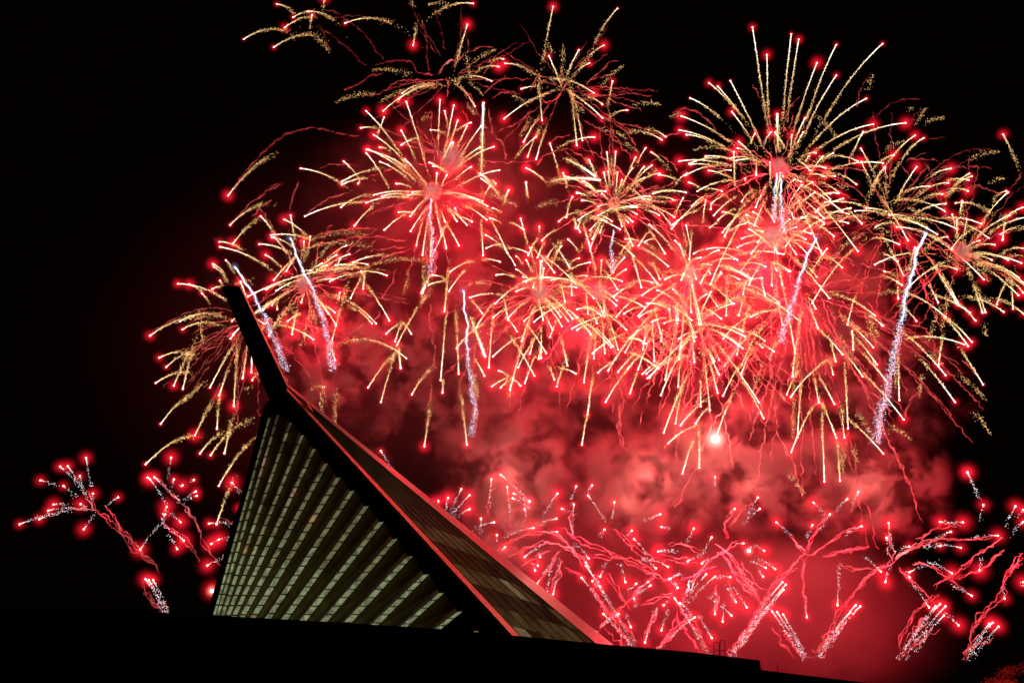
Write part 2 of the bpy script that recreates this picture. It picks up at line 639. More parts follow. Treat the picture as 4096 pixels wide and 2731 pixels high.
NR = np.cross(FE - T1b, T0b - T1b)
NR /= np.linalg.norm(NR)
if NR.dot(EYE - FE) < 0:
    NR = -NR
m = MB()
mu = MB()
row_tone = [random.choice((0.0, 0.25, 0.6, 1.0)) for _ in zs]
for c in range(ncol):
    for r_ in range(len(zs) - 1):
        zt, zb = zs[r_], zs[r_ + 1]
        if zb < 0.3:
            continue
        q = [col_pt(c, zb), col_pt(c + 1, zb), col_pt(c + 1, zt), col_pt(c, zt)]
        ctr = sum(q) / 4
        q = [ctr + (p - ctr) * 0.985 for p in q]
        t = r_ / len(zs)
        rr = random.random()
        mat = 0
        if r_ > 4:
            mat = 2 if rr < 0.16 * row_tone[r_] else (1 if rr < 0.95 * row_tone[r_] else 0)
        if c == ncol - 1 or r_ > 19:
            mat = 0 if rr > 0.2 else 1
        m.hexa([p - NR * 0.05 for p in q], q, mat)
    mu.tube([col_pt(c, zs[0]) + NR * .02, col_pt(c, zs[12]) + NR * .02, col_pt(c, 0.3) + NR * .02], [0.03, 0.045, 0.06], 4)
for r_ in range(len(zs)):
    if zs[r_] > 0.3 and r_ % 1 == 0:
        mu.tube([col_pt(0, zs[r_]) + NR * .02, col_pt(ncol, zs[r_]) + NR * .02], [0.035, 0.035], 4)
cw = m.build('curtain_wall', C_MATS, mus, OR)
mo = mu.build('mullion', M_MULL, cw, None)
mo.data.transform(__import__('mathutils').Matrix.Translation(-Vector(OR)))

# ribbed metal fascia along the roof edge
b = MB()
rib = 7
for i in range(rib):
    u0, u1 = i / rib, (i + 0.62) / rib
    h0 = 0.1
    p0, p1 = FK + (GK - FK) * u0, FK + (GK - FK) * u1
    q0, q1 = F0 + (G0 - F0) * u0, F0 + (G0 - F0) * u1
    nr = np.array([0.55, -0.75, 0.35])
    nr /= np.linalg.norm(nr)
    up0 = nr * (h0 + 0.02)
    b.hexa([p0 - nr * .2, q0 - nr * .2, q1 - nr * .2, p1 - nr * .2], [p0 + up0, q0 + up0 * 2, q1 + up0 * 2, p1 + up0])
b.add([p_ - np.array([.1, -.6, .05]) for p_ in (FK, F0, G0, GK)], [[0, 1, 2, 3]], 1)
fas = b.build('roof_fascia', [M_FASCIA, M_CONC], mus, OR)
# little clamps and a hatch on the fascia
m = MB()
for t in (0.09, 0.19, 0.265, 0.3, 0.36, 0.45, 0.53, 0.61, 0.69, 0.78, 0.88):
    p = FK + (FE - FK) * t + (GK + (GE - GK) * t - FK - (FE - FK) * t) * random.uniform(.3, .8)
    s = 0.05 + 0.08 * t
    e = (FE - FK) / np.linalg.norm(FE - FK)
    for dk in range(3):
        c0 = p + e * dk * 0.5
        m.hexa([c0 + np.array(v_) * s for v_ in ((-1, -.5, -1), (1, -.5, -1), (1, .5, -1), (-1, .5, -1))],
               [c0 + np.array(v_) * s for v_ in ((-1, -.5, 1), (1, -.5, 1), (1, .5, 1), (-1, .5, 1))])
m.build('clamp', M_FASCIA, mus, OR)
m = MB()
p = [at(1208, 1606, 83.6), at(1224, 1604, 83.6), at(1236, 1626, 83.6), at(1212, 1622, 83.6)]
m.hexa([v_ + np.array([0.15, 1.6, 0]) for v_ in p], p)
m.build('roof_hatch', M_TRIM, mus, OR)

# ------------------------------------------------------------------ trees at the far right
def leaf_material():
    m_, nt, out = new_mat('leaf')
    d_ = nt.nodes.new('ShaderNodeBsdfDiffuse')
    d_.inputs['Color'].default_value = (0.14, 0.12, 0.06, 1)
    t_ = nt.nodes.new('ShaderNodeBsdfTranslucent')
    t_.inputs['Color'].default_value = (0.34, 0.26, 0.08, 1)
    mx = nt.nodes.new('ShaderNodeMixShader')
    nt.links.new(d_.outputs[0], mx.inputs[1])
    nt.links.new(t_.outputs[0], mx.inputs[2])
    nt.links.new(mx.outputs[0], out.inputs['Surface'])
    return m_


LEAF = leaf_material()


def tree(px, ytop, Y, rad, label, seed):
    r = np.random.default_rng(seed)
    top = at(px, ytop, Y)
    base = np.array([top[0], Y, 0.0])
    h = top[2]
    t_ = empty('broadleaf_tree', tuple(base))
    tag(t_, label, 'tree', 'trees beyond the roof')
    tr = MB()
    fork = base + [0.1, 0, h * 0.35]
    tr.tube([base, base + [0.05, 0, h * 0.18], fork], [0.34, 0.27, 0.22], 8)
    tips = []
    for i in range(13):
        a = r.uniform(0, 6.28)
        k_ = r.uniform(0.25, 1.0)
        e = fork + np.array([math.cos(a) * rad * k_, math.sin(a) * rad * k_, h * (0.64 - 0.30 * k_ * k_) * r.uniform(.8, 1.0)])
        midp = (fork + e) / 2 + [0, 0, -0.25 + r.uniform(-.2, .3)]
        tr.tube([fork, midp, e], [0.13, 0.07, 0.025], 5)
        tips.append(e)
        for _ in range(3):
            f2 = e + r.normal(0, 0.7, 3) * [1, 1, .6]
            tr.tube([midp + (e - midp) * .5, (e + f2) / 2, f2], [0.035, 0.02, 0.01], 4)
            tips.append(f2)
    tr.build('trunk', M_BARK, t_, base)
    lf = MB()
    for tip in tips:
        for _ in range(90):
            c = tip + r.normal(0, 0.62, 3) * [1, 1, .7]
            if c[2] > h:
                c[2] = h - abs(r.normal(0, .3))
            a = r.normal(0, 1, 3)
            a /= np.linalg.norm(a)
            b2 = np.cross(a, r.normal(0, 1, 3))
            b2 /= np.linalg.norm(b2)
            s = r.uniform(.08, .15)
            lf.add([c - a * s, c + b2 * s * .5, c + a * s, c - b2 * s * .5], [[0, 1, 2, 3]])
    lf.build('crown', LEAF, t_, base)


tree(4080, 2644, 173, 5.6, 'red-lit leafy tree top at the right end, the taller one', 3)
tree(3930, 2698, 171, 4.2, 'red-lit low leafy tree top left of the taller tree', 5)

# ------------------------------------------------------------------ fireworks
# every star: head x, y, tail x, y in a photo crop of known origin and scale; w white-gold, g gold, s fading glitter, k silver
CROPS = {}


def crop(key, x0, y0, sc):
    CROPS[key] = (x0, y0, sc)


crop('A', 900, 0, 2); crop('B', 1900, 0, 2); crop('C', 2920, 0, 2); crop('D', 550, 700, 2); crop('E', 1500, 600, 2)
crop('F', 2400, 600, 2); crop('G', 2920, 600, 2); crop('H', 500, 1200, 2); crop('I', 1500, 1200, 2); crop('J', 2400, 1200, 2)
crop('K', 2920, 1200, 2); crop('L', 0, 1750, 1.142857); crop('M', 1600, 1850, 1.142857); crop('N', 2300, 1850, 1.142857)
crop('P', 2920, 1850, 1.142857)

STARS = [
('A', 'g', '150,315,470,240 390,380,690,270 415,35,560,110 660,95,870,160 545,140,680,95 478,222,680,130 697,122,680,220 960,188,1330,180 795,-20,790,55 1505,365,1530,215 1985,30,1690,100 2240,510,2470,590 25,1565,320,1270'),
('A', 's', '690,270,850,420 1620,35,1800,40 1490,0,1500,60 1172,565,1490,600 880,820,1210,745 1235,825,1430,720 1380,830,1430,710 1970,630,1925,400 2165,400,1990,500 2065,770,1960,650 2005,925,1920,820 1560,960,1640,940'),
('A', 'w', '1130,890,1400,1220 1272,940,1220,1070 1085,1025,1210,1025 1190,1080,1470,1330 1450,815,1600,1290 1410,1045,1520,1270 1410,1160,1540,1105 1720,800,1705,1120 1830,845,1760,1210 1758,890,1780,1000 1862,965,1800,1160 1967,982,1850,1045 1935,1010,1860,1180 1645,1040,1760,1065 2050,1010,1880,1260 2150,1175,1870,1330 2040,1180,1890,1290 1970,1335,1850,1430 2195,1362,1870,1490 1825,1140,1800,1210 1145,1195,1520,1440 1130,1225,1300,1480 1240,1295,1450,1420 1440,1275,1610,1480 950,1292,1070,1420 605,1348,930,1465 935,1455,1220,1350 935,1478,1130,1425 1635,1300,1760,1370 1665,1330,1770,1370 1695,1385,1690,1480 1775,1400,1730,1490 1065,1470,1080,1440 1370,1470,1480,1495 2040,1390,2190,1550 2270,1520,2240,1568'),
('A', 'W', '2067,825,2050,1400'),
('B', 'g', '625,55,540,490 1140,70,960,330 1030,365,850,520 950,745,590,630 1100,650,1065,840 1220,882,1070,940 537,965,510,660 815,1165,770,720 860,1125,800,800 1495,1120,1230,1050 1525,1095,1380,1030 1410,1218,1540,1340'),
('B', 's', '1195,525,1000,700 1495,845,1250,840 360,1100,460,940 300,770,430,840 880,900,830,850 1215,1110,1000,1030 1310,1220,1150,1130 1560,940,1650,910 690,690,665,580'),
('B', 'w', '955,1098,700,1160 490,1095,330,1250 600,1150,670,1370 1720,785,1960,940 1872,665,2080,870 1942,692,2150,950 2043,648,2290,1150 2220,220,2330,950 2335,440,2345,900 2055,895,2220,1130 1650,930,2050,1140 1635,1042,2030,1200 1690,1078,1900,1140 2240,1070,2200,1150 2110,1135,2240,1260 2100,1185,2160,1210 2070,1215,2080,1500 1845,1250,2090,1290 1635,1290,2060,1330 1725,1318,1900,1330 2090,1285,2260,1280 2250,1400,2250,1300 1870,1365,2060,1430 2045,1362,1940,1380 1470,1400,1620,1440 1695,1388,1600,1470 1780,1530,2050,1440 1710,1460,1800,1500 1425,1550,1600,1530 1975,1530,1860,1510 2160,1430,2165,1460 1055,1220,1075,1400 1125,1215,1115,1390 912,1280,970,1410 1030,1380,1060,1510 1140,1380,1125,1540 1175,1440,1155,1510 1285,1260,1235,1370 1365,1185,1300,1300 1352,1335,1280,1440 1415,1325,1290,1440 410,1345,540,1430 705,1385,740,1500 405,1460,420,1560 870,1450,960,1520 815,1545,860,1560 1045,1530,900,1545'),
('B', 'W', '995,1442,600,1450 960,1410,720,1270'),
('C', 'w', '490,275,420,950 550,318,470,850 695,505,520,1000 850,360,610,960 850,605,590,1080 1220,352,760,940 1090,790,640,1170 1145,995,670,1220 1405,985,830,1200 600,945,500,1180 585,1060,525,1180 360,1060,440,1180 325,1060,270,1150 630,1250,600,1310 740,1255,640,1400 825,1225,740,1290 1065,1055,970,1250 765,1345,620,1330 755,1412,640,1390 840,1410,770,1415 640,1365,550,1280 320,1300,325,1480 375,1390,365,1700 425,1410,430,1430 570,1455,500,1440 520,1435,450,1500 1225,1305,800,1360 1595,1490,1400,1530'),
('C', 'W', '377,915,385,1210'),
('C', 'g', '495,1080,480,1300 1480,1085,1150,1480 1550,1105,1290,1420 1310,1240,1150,1340 1050,1295,1140,1500 1240,1335,1120,1540 1915,1390,1730,1568 1935,1410,1760,1540 2185,1075,2290,1290'),
('C', 's', '2150,1218,1920,1270 1720,945,1540,1000 1570,860,1490,1000 1150,600,1100,720 2200,1430,2070,1470 1460,870,1420,880 1390,1130,1240,1200 850,1090,690,920'),
('D', 'g', '742,400,1000,230 765,548,955,355 610,735,720,840 100,1285,480,1130 360,1235,640,1190 175,1462,420,1420 230,1535,410,1420 1550,1350,1670,910 2150,1465,1700,1320 2075,1360,2320,950 1005,1080,1210,930 1075,1040,1130,980 1118,1075,1110,1000'),
('D', 'w', '985,330,1100,470 1175,357,1360,490 1225,325,1255,500 1070,482,1370,510 1075,500,1240,570 1340,330,1800,215 655,535,830,590 660,575,1050,740 975,553,1240,630 1025,640,1140,730 415,875,510,930 515,945,560,1000 660,845,680,880 598,912,670,890 1190,770,1260,660 1090,840,1250,670 1735,408,1890,240 1890,160,2270,150 1955,170,2150,155 2165,162,2270,160 1830,222,2180,180 2200,140,2280,130 2090,298,2225,310 1975,440,2150,310 2185,450,2320,250 2230,565,2275,380 2280,640,2320,370 1725,700,1980,640 1585,722,1780,740 1790,770,1815,820 1805,910,1820,770 1705,985,1790,820 1540,850,1740,790 2015,1165,1840,890 1620,665,1590,760 1475,708,1390,760 1515,722,1440,760 1390,762,1340,770 1110,925,1320,830 885,970,1740,740 1310,1020,1330,950 1200,1170,1300,1110 1580,1100,1480,1040 1620,940,1600,1010 1580,1480,1550,1390 2105,1545,2090,1400 1990,1270,2090,1190 2190,1270,2120,1180 2060,1330,2110,1190 1010,1190,950,1150'),
('D', 's', '1095,1240,1300,960 1310,1360,1400,1060 1280,615,1900,580 1380,520,1850,480 1830,740,2300,690 1370,800,1760,730'),
('H', 'g', '245,663,490,570 390,685,500,440 462,710,545,380 285,990,500,770 560,1080,690,820 735,1030,755,760 870,850,900,380 1018,640,1060,590 165,1312,530,1080 600,1225,770,1060 685,1240,850,1040 795,1225,860,950 750,1485,990,1140 1945,700,2150,430 2047,815,2160,420 2205,545,2190,400 1595,695,1500,700'),
('H', 's', '500,770,680,650 1570,930,1580,650 1680,1020,1690,700 860,1040,1030,960 640,300,600,380 960,720,1010,700 620,330,590,60'),
('H', 'k', '2047,1205,2140,1370'),
('E', 'w', '840,190,960,280 850,230,990,355 920,290,870,370 965,270,940,240 900,450,680,370 860,410,680,375 1210,145,1350,240 1210,260,1220,370 1070,320,1030,430 940,465,1010,500 735,600,580,460 655,570,590,480 775,575,670,530 640,465,660,520 560,575,530,490 480,805,575,590 570,785,530,600 670,765,580,600 865,845,850,560 1060,825,920,545 920,545,1000,580 885,680,1000,760 1120,920,1030,780 890,785,1015,755 1225,825,1060,780 1185,635,1085,580 1165,550,1220,750 1225,845,1300,700 1300,860,1350,740 1335,725,1440,640 1490,770,1430,870 1555,935,1440,760 1435,980,1270,790 1605,1070,1350,850 1610,1100,1480,1100 1575,1160,1570,1000 1210,880,1260,980 1000,895,860,875 970,1000,1110,1010 600,975,760,890 590,1130,720,960 460,1000,570,1030 430,1080,560,1050 1185,1015,1250,1040 1265,1100,1280,1050 1130,1130,1230,1100 760,1180,1000,1155 960,1230,1150,1080 860,1310,770,1200 810,1420,930,1240 945,1340,1050,1270 1065,1360,1030,1170 1135,1450,1050,1330 1065,1345,1200,1220 1345,1360,1310,1190 1420,1440,1340,1290 1495,1410,1380,1240 1400,1495,1450,1370 1580,1350,1410,1170 1620,1340,1500,1250 1520,1215,1490,1080 1705,1310,1690,1150 1615,1275,1750,1265 1835,1330,1760,1180 1725,1470,1600,1330 1575,1430,1900,1320 1615,1440,1720,1390 1775,1385,1740,1290 1910,1170,2060,1080 1935,1205,1840,1130 1930,1245,1830,1160 1835,1290,1830,1180 1940,1115,1840,970 1905,980,1850,880 1720,900,1550,960 1845,330,1750,350 1665,250,1760,310 1690,285,1760,320 1615,340,1700,370 1655,405,1770,430 1815,350,1860,390 1580,375,1550,440 1530,540,1550,440 1605,625,1600,540 1640,655,1590,560 1620,630,1650,550 1710,740,1670,610 1960,635,1720,540 1850,570,1720,530 1895,570,1800,520 1720,645,1800,560 1800,660,1830,590 1975,610,1950,530 2060,575,1990,520 2025,580,1990,545 2095,515,2030,480 1785,525,1900,470 2200,370,1980,420 1785,455,1870,430 2110,765,2200,640 2320,830,2210,660 2345,930,2150,790 2070,850,1940,740 2260,1070,2090,870 2160,735,2230,710'),
('E', 'g', '555,1290,590,950 1750,1185,1600,1060 2150,395,2010,290 2370,600,2160,400'),
('E', 'W', '375,1145,440,1000 2095,455,1900,480'),
('F', 'w', '585,595,780,480 910,525,1080,375 885,475,890,430 890,430,1000,360 845,400,820,580 665,385,600,520 945,560,1080,470 880,620,945,580 980,660,1145,490 1225,495,1310,560 1245,460,1330,290 1235,605,1320,400 1395,575,1330,470 1550,545,1500,450 1650,530,1540,600 1790,545,1600,380 1940,495,1640,290 1720,340,1560,480 1725,495,1800,430 1945,390,1740,490 2005,465,1800,540 1790,580,1660,510 2095,590,1990,480 1985,585,1880,570 1570,835,1460,690 1645,715,1540,670 1690,670,1560,650 1425,830,1370,720 1260,740,1310,690 1100,780,1260,730 1210,830,1300,730 1135,710,1260,680 1300,655,1230,640 1655,825,1540,720 735,450,850,360 715,875,735,650 690,605,720,760 600,725,680,820 650,1040,720,890 805,860,720,890 750,830,830,795 950,800,840,860 1100,880,960,820 890,920,790,920 880,985,860,960 805,1065,880,940 770,1030,740,950 710,1015,670,990 1115,1035,1020,1000 1190,1080,1290,900 1415,965,1380,900 1320,1165,1285,1000 970,1350,820,1255 1205,1335,1420,1280 1725,1270,1670,1170 1745,1425,1680,1260 2015,1450,2030,1568 615,1390,600,1230 625,1360,620,1220 555,1270,560,1350 850,1155,760,1230 765,1495,680,1290 755,1530,720,1400 485,1465,440,1290 490,1530,500,1430 415,1375,530,1340 315,1335,460,1270 190,1310,330,1250 130,1335,300,1170 345,1545,400,1420 235,1510,390,1400 360,1545,260,1500 1120,1568,960,1460 630,1510,720,1460'),
('F', 'W', '1210,1030,960,920 1400,800,1440,710'),
('F', 'g', '1170,520,1210,620 1870,690,1650,570 1145,1155,1185,980 1110,1325,1160,1160 1010,1325,1020,1010 1460,1395,1400,1100 2200,1325,1850,1140 1510,970,1420,950'),
('F', 's', '1820,800,1720,950 1870,740,1860,690 2240,1500,2120,1300 820,1500,810,1290'),
('G', 'w', '1425,725,1220,390 1090,465,1270,500 1725,430,1480,510 1815,630,1480,540 2010,590,1700,540 1855,410,1840,520 1815,560,1815,700 1995,725,1880,790 2230,525,1980,690 2340,460,2180,560 2225,340,2000,610 2180,720,2200,570 1725,1335,1440,1150 1920,1300,1640,1160 1935,1535,1730,1340 1905,1568,1740,1360 1875,1555,1430,1500 1665,1220,1590,1070'),
('G', 'g', '1390,1005,1220,680 1720,490,1330,400 1805,425,2080,490 1740,695,1560,790 1480,780,1430,980 1345,1190,1340,1040 1235,970,1320,1000 1775,790,1960,620 2165,675,2350,620 1815,955,1610,940 2095,880,1950,850 2225,880,1940,830 2310,1022,1980,910 2135,1235,2230,1020 2265,1270,2250,1010 2190,1295,1900,1170 2350,1310,2150,1190 1965,1365,1800,1200 2360,790,2170,830'),
('G', 's', '2050,1500,2030,1390 1440,1150,1170,1150 2080,1050,1960,930 2350,850,2200,860 2090,1210,2010,1180'),
('I', 'w', '1740,425,2000,270 1785,580,1910,490 1865,565,2080,250 1945,575,2090,420 1845,815,2030,540 2040,745,2100,580 2105,555,2200,310 2270,550,2040,420 2235,490,2220,200 2145,395,2170,200 2165,345,2030,300 2140,590,2260,500 2180,625,2350,490 1655,1155,1695,920 1700,915,1740,620 1435,635,1395,530 1605,588,1480,540 1540,525,1490,310 1200,665,1280,440 1275,605,1090,300 1145,540,1280,300 910,540,940,160 945,450,1160,290 875,605,800,470 1370,425,1220,200 1310,470,1320,390 1330,465,1320,390 1240,430,1270,320 525,640,570,110 540,740,545,640 935,690,1070,620 1005,700,1070,640 1165,685,1090,620 990,565,1060,600'),
('I', 'W', '880,450,760,130'),
('I', 'g', '670,590,650,100 295,755,440,550 395,1170,440,860 735,1155,690,760'),
('I', 's', '1078,800,1078,640 820,800,790,560 800,760,790,600'),
('J', 'w', '645,1000,840,800 545,1145,770,1000 510,1060,700,600 755,495,740,340 805,850,805,640 880,880,840,500 645,380,740,300 765,985,860,860 660,1385,740,1130 795,1340,795,1040 935,1080,1060,760 985,765,1120,520 950,595,850,380 915,490,870,400 1140,385,960,260 1130,590,1200,420 1300,380,1250,340 1390,410,1290,350 1310,945,1150,650 1525,775,1820,480 1940,435,1750,230 1885,490,1850,350 2100,610,1960,430 2025,395,2020,250 2215,515,2060,310 2285,640,2110,430 1750,820,1715,620 1875,830,1760,620 1890,1100,1780,830 1985,1025,1960,560 2265,1225,2000,960 1580,1095,1610,680 1530,1215,1710,840 1795,1450,1775,900'),
('J', 'g', '1135,515,1300,200 1495,755,1580,570 1540,610,1610,100 1865,595,1840,480 1955,1100,1930,850 1920,1445,1900,1130 370,590,720,450'),
('J', 's', '1945,1390,1940,1150 2220,380,2130,130 1570,600,1590,400 800,440,830,380 2180,1090,2040,870 1480,800,1430,720'),
('K', 'w', '1390,955,1060,580 1355,800,1345,440 1800,815,1540,490 2025,675,1850,400'),
('K', 's', '2060,810,1810,580 2090,1075,1950,880 1520,790,1530,560 1700,520,1590,400 1450,1120,1270,1010 600,1565,470,1380 1330,700,1330,500 1020,1300,970,1150'),
('K', 'k', '1900,1375,1980,1550'),
('L', 'k', '90,395,280,340 180,372,330,330 220,333,340,318 245,305,320,310 383,418,440,345 185,195,265,220 290,220,345,270 275,132,380,240 310,130,400,270 365,175,375,230 393,92,420,230 425,255,425,290 368,303,400,320 540,272,485,310 685,190,760,300 705,180,830,300 675,182,685,190 782,90,768,175 795,190,785,230 835,217,825,220 886,193,876,196 895,245,840,285 900,265,850,285 762,315,735,380 755,350,740,400 825,385,770,340 640,512,725,400 840,470,745,400 810,508,770,440 1060,205,1110,265 1092,322,1100,326 955,392,1070,395 1000,465,1055,458 965,485,1000,470 948,583,1030,545 970,695,980,710'),
('L', 'g', '990,395,1050,225'),
('M', 'k', '280,120,230,225 220,160,205,220 318,148,230,250 318,212,240,260 175,175,175,200 152,185,152,192 418,75,408,200 460,55,590,180 490,110,505,240 520,140,590,190 515,162,600,210 593,175,595,200 570,212,585,250 720,140,655,245 805,108,780,185 878,103,850,150 860,150,950,280 740,210,800,235 795,190,785,310 715,255,620,290 980,180,972,255 430,272,330,305 370,255,372,325 610,298,470,340 718,316,640,320 443,330,440,370 480,385,450,420 570,430,660,370 640,430,635,395 630,470,628,440 618,492,605,455 935,305,910,340 1060,310,1020,350 1190,235,1100,280 1070,348,1130,420 1180,405,1260,405 1195,293,1240,305 862,437,800,370 850,455,940,620 915,520,945,450 830,525,940,670 880,540,900,570 915,565,900,520 1030,545,1005,450 1080,552,1030,600 1135,543,1070,600 1145,560,1080,610 1070,620,1080,660 1170,482,1100,430 1225,475,1110,430 1230,530,1290,505 1268,572,1255,545 1195,765,1230,670 1120,820,1170,660 1055,750,1030,680 1205,650,1230,630 700,600,730,470 625,555,720,430 670,610,690,480'),
('N', 'k', '625,800,560,690 675,725,680,640 715,697,610,610 640,690,640,590 785,660,720,560 735,635,690,560 600,508,500,640 640,520,510,650 710,522,640,525 515,450,590,420 580,460,620,430 625,340,580,420 543,300,510,370 380,405,470,405 470,570,455,545 435,530,500,505 770,368,730,370 793,400,815,375 865,402,820,375 915,485,820,430 872,480,800,450 860,520,830,490 836,158,790,240 845,210,770,280 730,210,700,250 640,65,645,135 920,272,985,330 1090,182,1140,235 1245,165,1175,240 1165,235,1120,310 1295,133,1260,215 1085,285,1060,350 1310,290,1230,330 1060,705,1045,600 1200,650,1210,460'),
('P', 'k', '1085,45,1140,165 1158,192,1142,260 960,270,1050,285 1065,272,1000,275 1010,315,900,370 1225,333,1080,350 1055,388,900,375 962,380,880,390 820,382,760,405 725,275,745,400 715,342,725,410 820,500,950,455 1015,505,900,450 1105,607,1000,555 910,660,820,530 820,522,800,500 1045,742,985,685 710,545,730,460 690,497,610,430 1140,492,1150,430 1305,198,1260,290 1340,270,1280,330 1340,215,1320,240 1340,545,1330,560 1255,620,1245,560'),
]

# burst centres in the photo, distance, radius of the smoke knot, label
BURSTS = [
 ((1729, 766), 178, 0.9, 'white-gold starburst round a salmon puff, above the tip of the dark tower'),
 ((1808, 644), 184, 1.3, 'white-gold starburst with long upright rays just above the salmon puff of its neighbour'),
 ((2455, 813), 180, 0.6, 'small tight starburst with short rays midway between the two largest bursts'),
 ((3117, 670), 176, 0.9, 'largest starburst, a fan of long straight rays reaching into black sky at right'),
 ((3090, 955), 182, 1.2, 'dense white starburst directly below the large ray fan, full of pink smoke'),
 ((3849, 1010), 180, 0.9, 'gold starburst against black sky at the right edge, with an orange knot'),
 ((2161, 1175), 174, 0.9, 'short-rayed starburst in the thick of the red smoke, above the tall smoke plume'),
 ((2400, 1165), 186, 0.8, 'crossing white streaks round a small puff, between two smoky bursts'),
 ((1215, 1135), 172, 0.8, 'gold starburst just right of the dark tower tip, crossed by a blue-white comet'),
 ((1811, 313), 190, 0.0, 'fading burst of gold glitter and wavy pink smoke lines, top left of centre'),
 ((2247, 348), 188, 0.0, 'fading burst of gold glitter and wavy pink smoke lines at the top centre'),
 ((2760, 1095), 184, 0.9, 'tangle of white streaks and pink smoke lines left of the dense white burst'),
 ((3200, 1180), 176, 0.0, 'wide drooping willow of long gold streaks hanging over the bright flare'),
 ((1010, 1270), 186, 0.0, 'gold drooping streaks falling left of the dark tower'),
 ((3560, 860), 190, 0.0, 'gold streaks and wavy smoke fanning up to the right of the largest ray fan'),
 ((1265, 70), 184, 0.0, 'small cluster of gold comets with red tips at the top left'),
 ((2790, 1290), 172, 0.0, 'drooping white streaks above the pink smoke, left of the bright flare'),
]
MINES = [
 ((375, 2035), 160, 'silver and red star spray with a twisted smoke stem at the far left'),
 ((690, 2090), 162, 'silver and red star spray just left of the lit facade'),
 ((2260, 2200), 160, 'silver star spray over the sloping red roof edge'),
 ((2904, 2226), 158, 'dense silver star spray with curling smoke above the roof ladder'),
 ((3227, 2209), 164, 'branching silver star spray with thick smoke, right of the roof ladder'),
 ((3572, 2244), 158, 'palm-shaped silver star spray near the right side'),
 ((4005, 2139), 162, 'silver star spray cut by the right edge of the photo'),
 ((2735, 2390), 164, 'silver star spray with a white-hot core low over the black roofline'),
 ((1810, 2060), 162, 'little silver star spray peeping over the red roof edge'),
]
COMETS = [
 ('P', 158, 'pair of silver comets rising to the right from behind the ladder hoops', [(240, 545, 0, 885), (255, 556, 20, 880), (245, 580, 60, 830)]),
 ('P', 160, 'three silver comets leaning left above the lower roof step', [(192, 678, 330, 890), (215, 682, 345, 890), (243, 693, 352, 890)]),
 ('P', 156, 'silver comets leaning right, meeting the left-leaning ones in a V', [(575, 650, 395, 890), (595, 655, 415, 890), (550, 682, 430, 850)]),
 ('P', 158, 'wide silver comet bundle leaning right in the dark gap', [(960, 645, 770, 895), (985, 655, 800, 895), (978, 697, 850, 860), (940, 655, 830, 800)]),
 ('P', 160, 'silver comet bundle leaning right above the red-lit trees', [(1185, 735, 1080, 895), (1200, 730, 1090, 895), (1228, 748, 1120, 880)]),
 ('L', 158, 'short silver comet bundle on the roofline at far left', [(665, 645, 755, 806), (680, 650, 765, 806), (700, 650, 772, 806)]),
 ('N', 166, 'crossing silver comets with a white-hot core behind the roofline', [(455, 618, 610, 872), (548, 705, 380, 852), (480, 640, 545, 705)]),
 ('M', 166, 'silver comets crossing in a wide V beside the end of the red roof edge', [(850, 470, 1075, 845), (1000, 690, 890, 775), (930, 690, 1060, 845)]),
]
ROCKETS = [
 ('D', 170, 1.0, 'blue-white rocket trail slanting through the small burst right of the tower', '1220,505 1275,640 1320,770 1380,860 1440,1020 1500,1220 1530,1350 1560,1560'),
 ('D', 168, 1.0, 'blue-white rocket trail running down beside the right edge of the tower', '775,735 860,850 930,960 1010,1120 1080,1290 1130,1400 1190,1560'),
 ('E', 172, 0.9, 'blue-white rocket trail hanging vertically at the centre left', '705,1125 715,1260 740,1400 735,1568 740,1660 755,1760 780,1960 800,2100 770,2280'),
 ('E', 176, 0.9, 'pale silver rocket trail rising into the left starburst', '445,390 440,560 465,700 450,930 440,1000'),
 ('E', 178, 0.8, 'pale silver rocket trail rising into the small central starburst', '1905,640 1890,760 1895,920 1905,980'),
 ('G', 168, 1.1, 'blue-white rocket trail slanting down left of the dense right smoke', '685,705 620,850 570,980 520,1160 480,1290 420,1450 410,1550'),
 ('G', 166, 1.5, 'longest and brightest blue-white rocket trail, near the right side', '1565,665 1480,850 1470,970 1410,1130 1390,1290 1340,1500 1300,1700 1260,1920 1190,2160 1180,2350'),
 ('F', 176, 0.9, 'white twin rocket trail dropping through the largest ray fan', '1410,190 1400,330 1390,470 1400,560'),
 ('F', 177, 1.0, 'white rocket trail linking the two bursts at right, one above the other', '1445,230 1450,440 1462,660'),
]
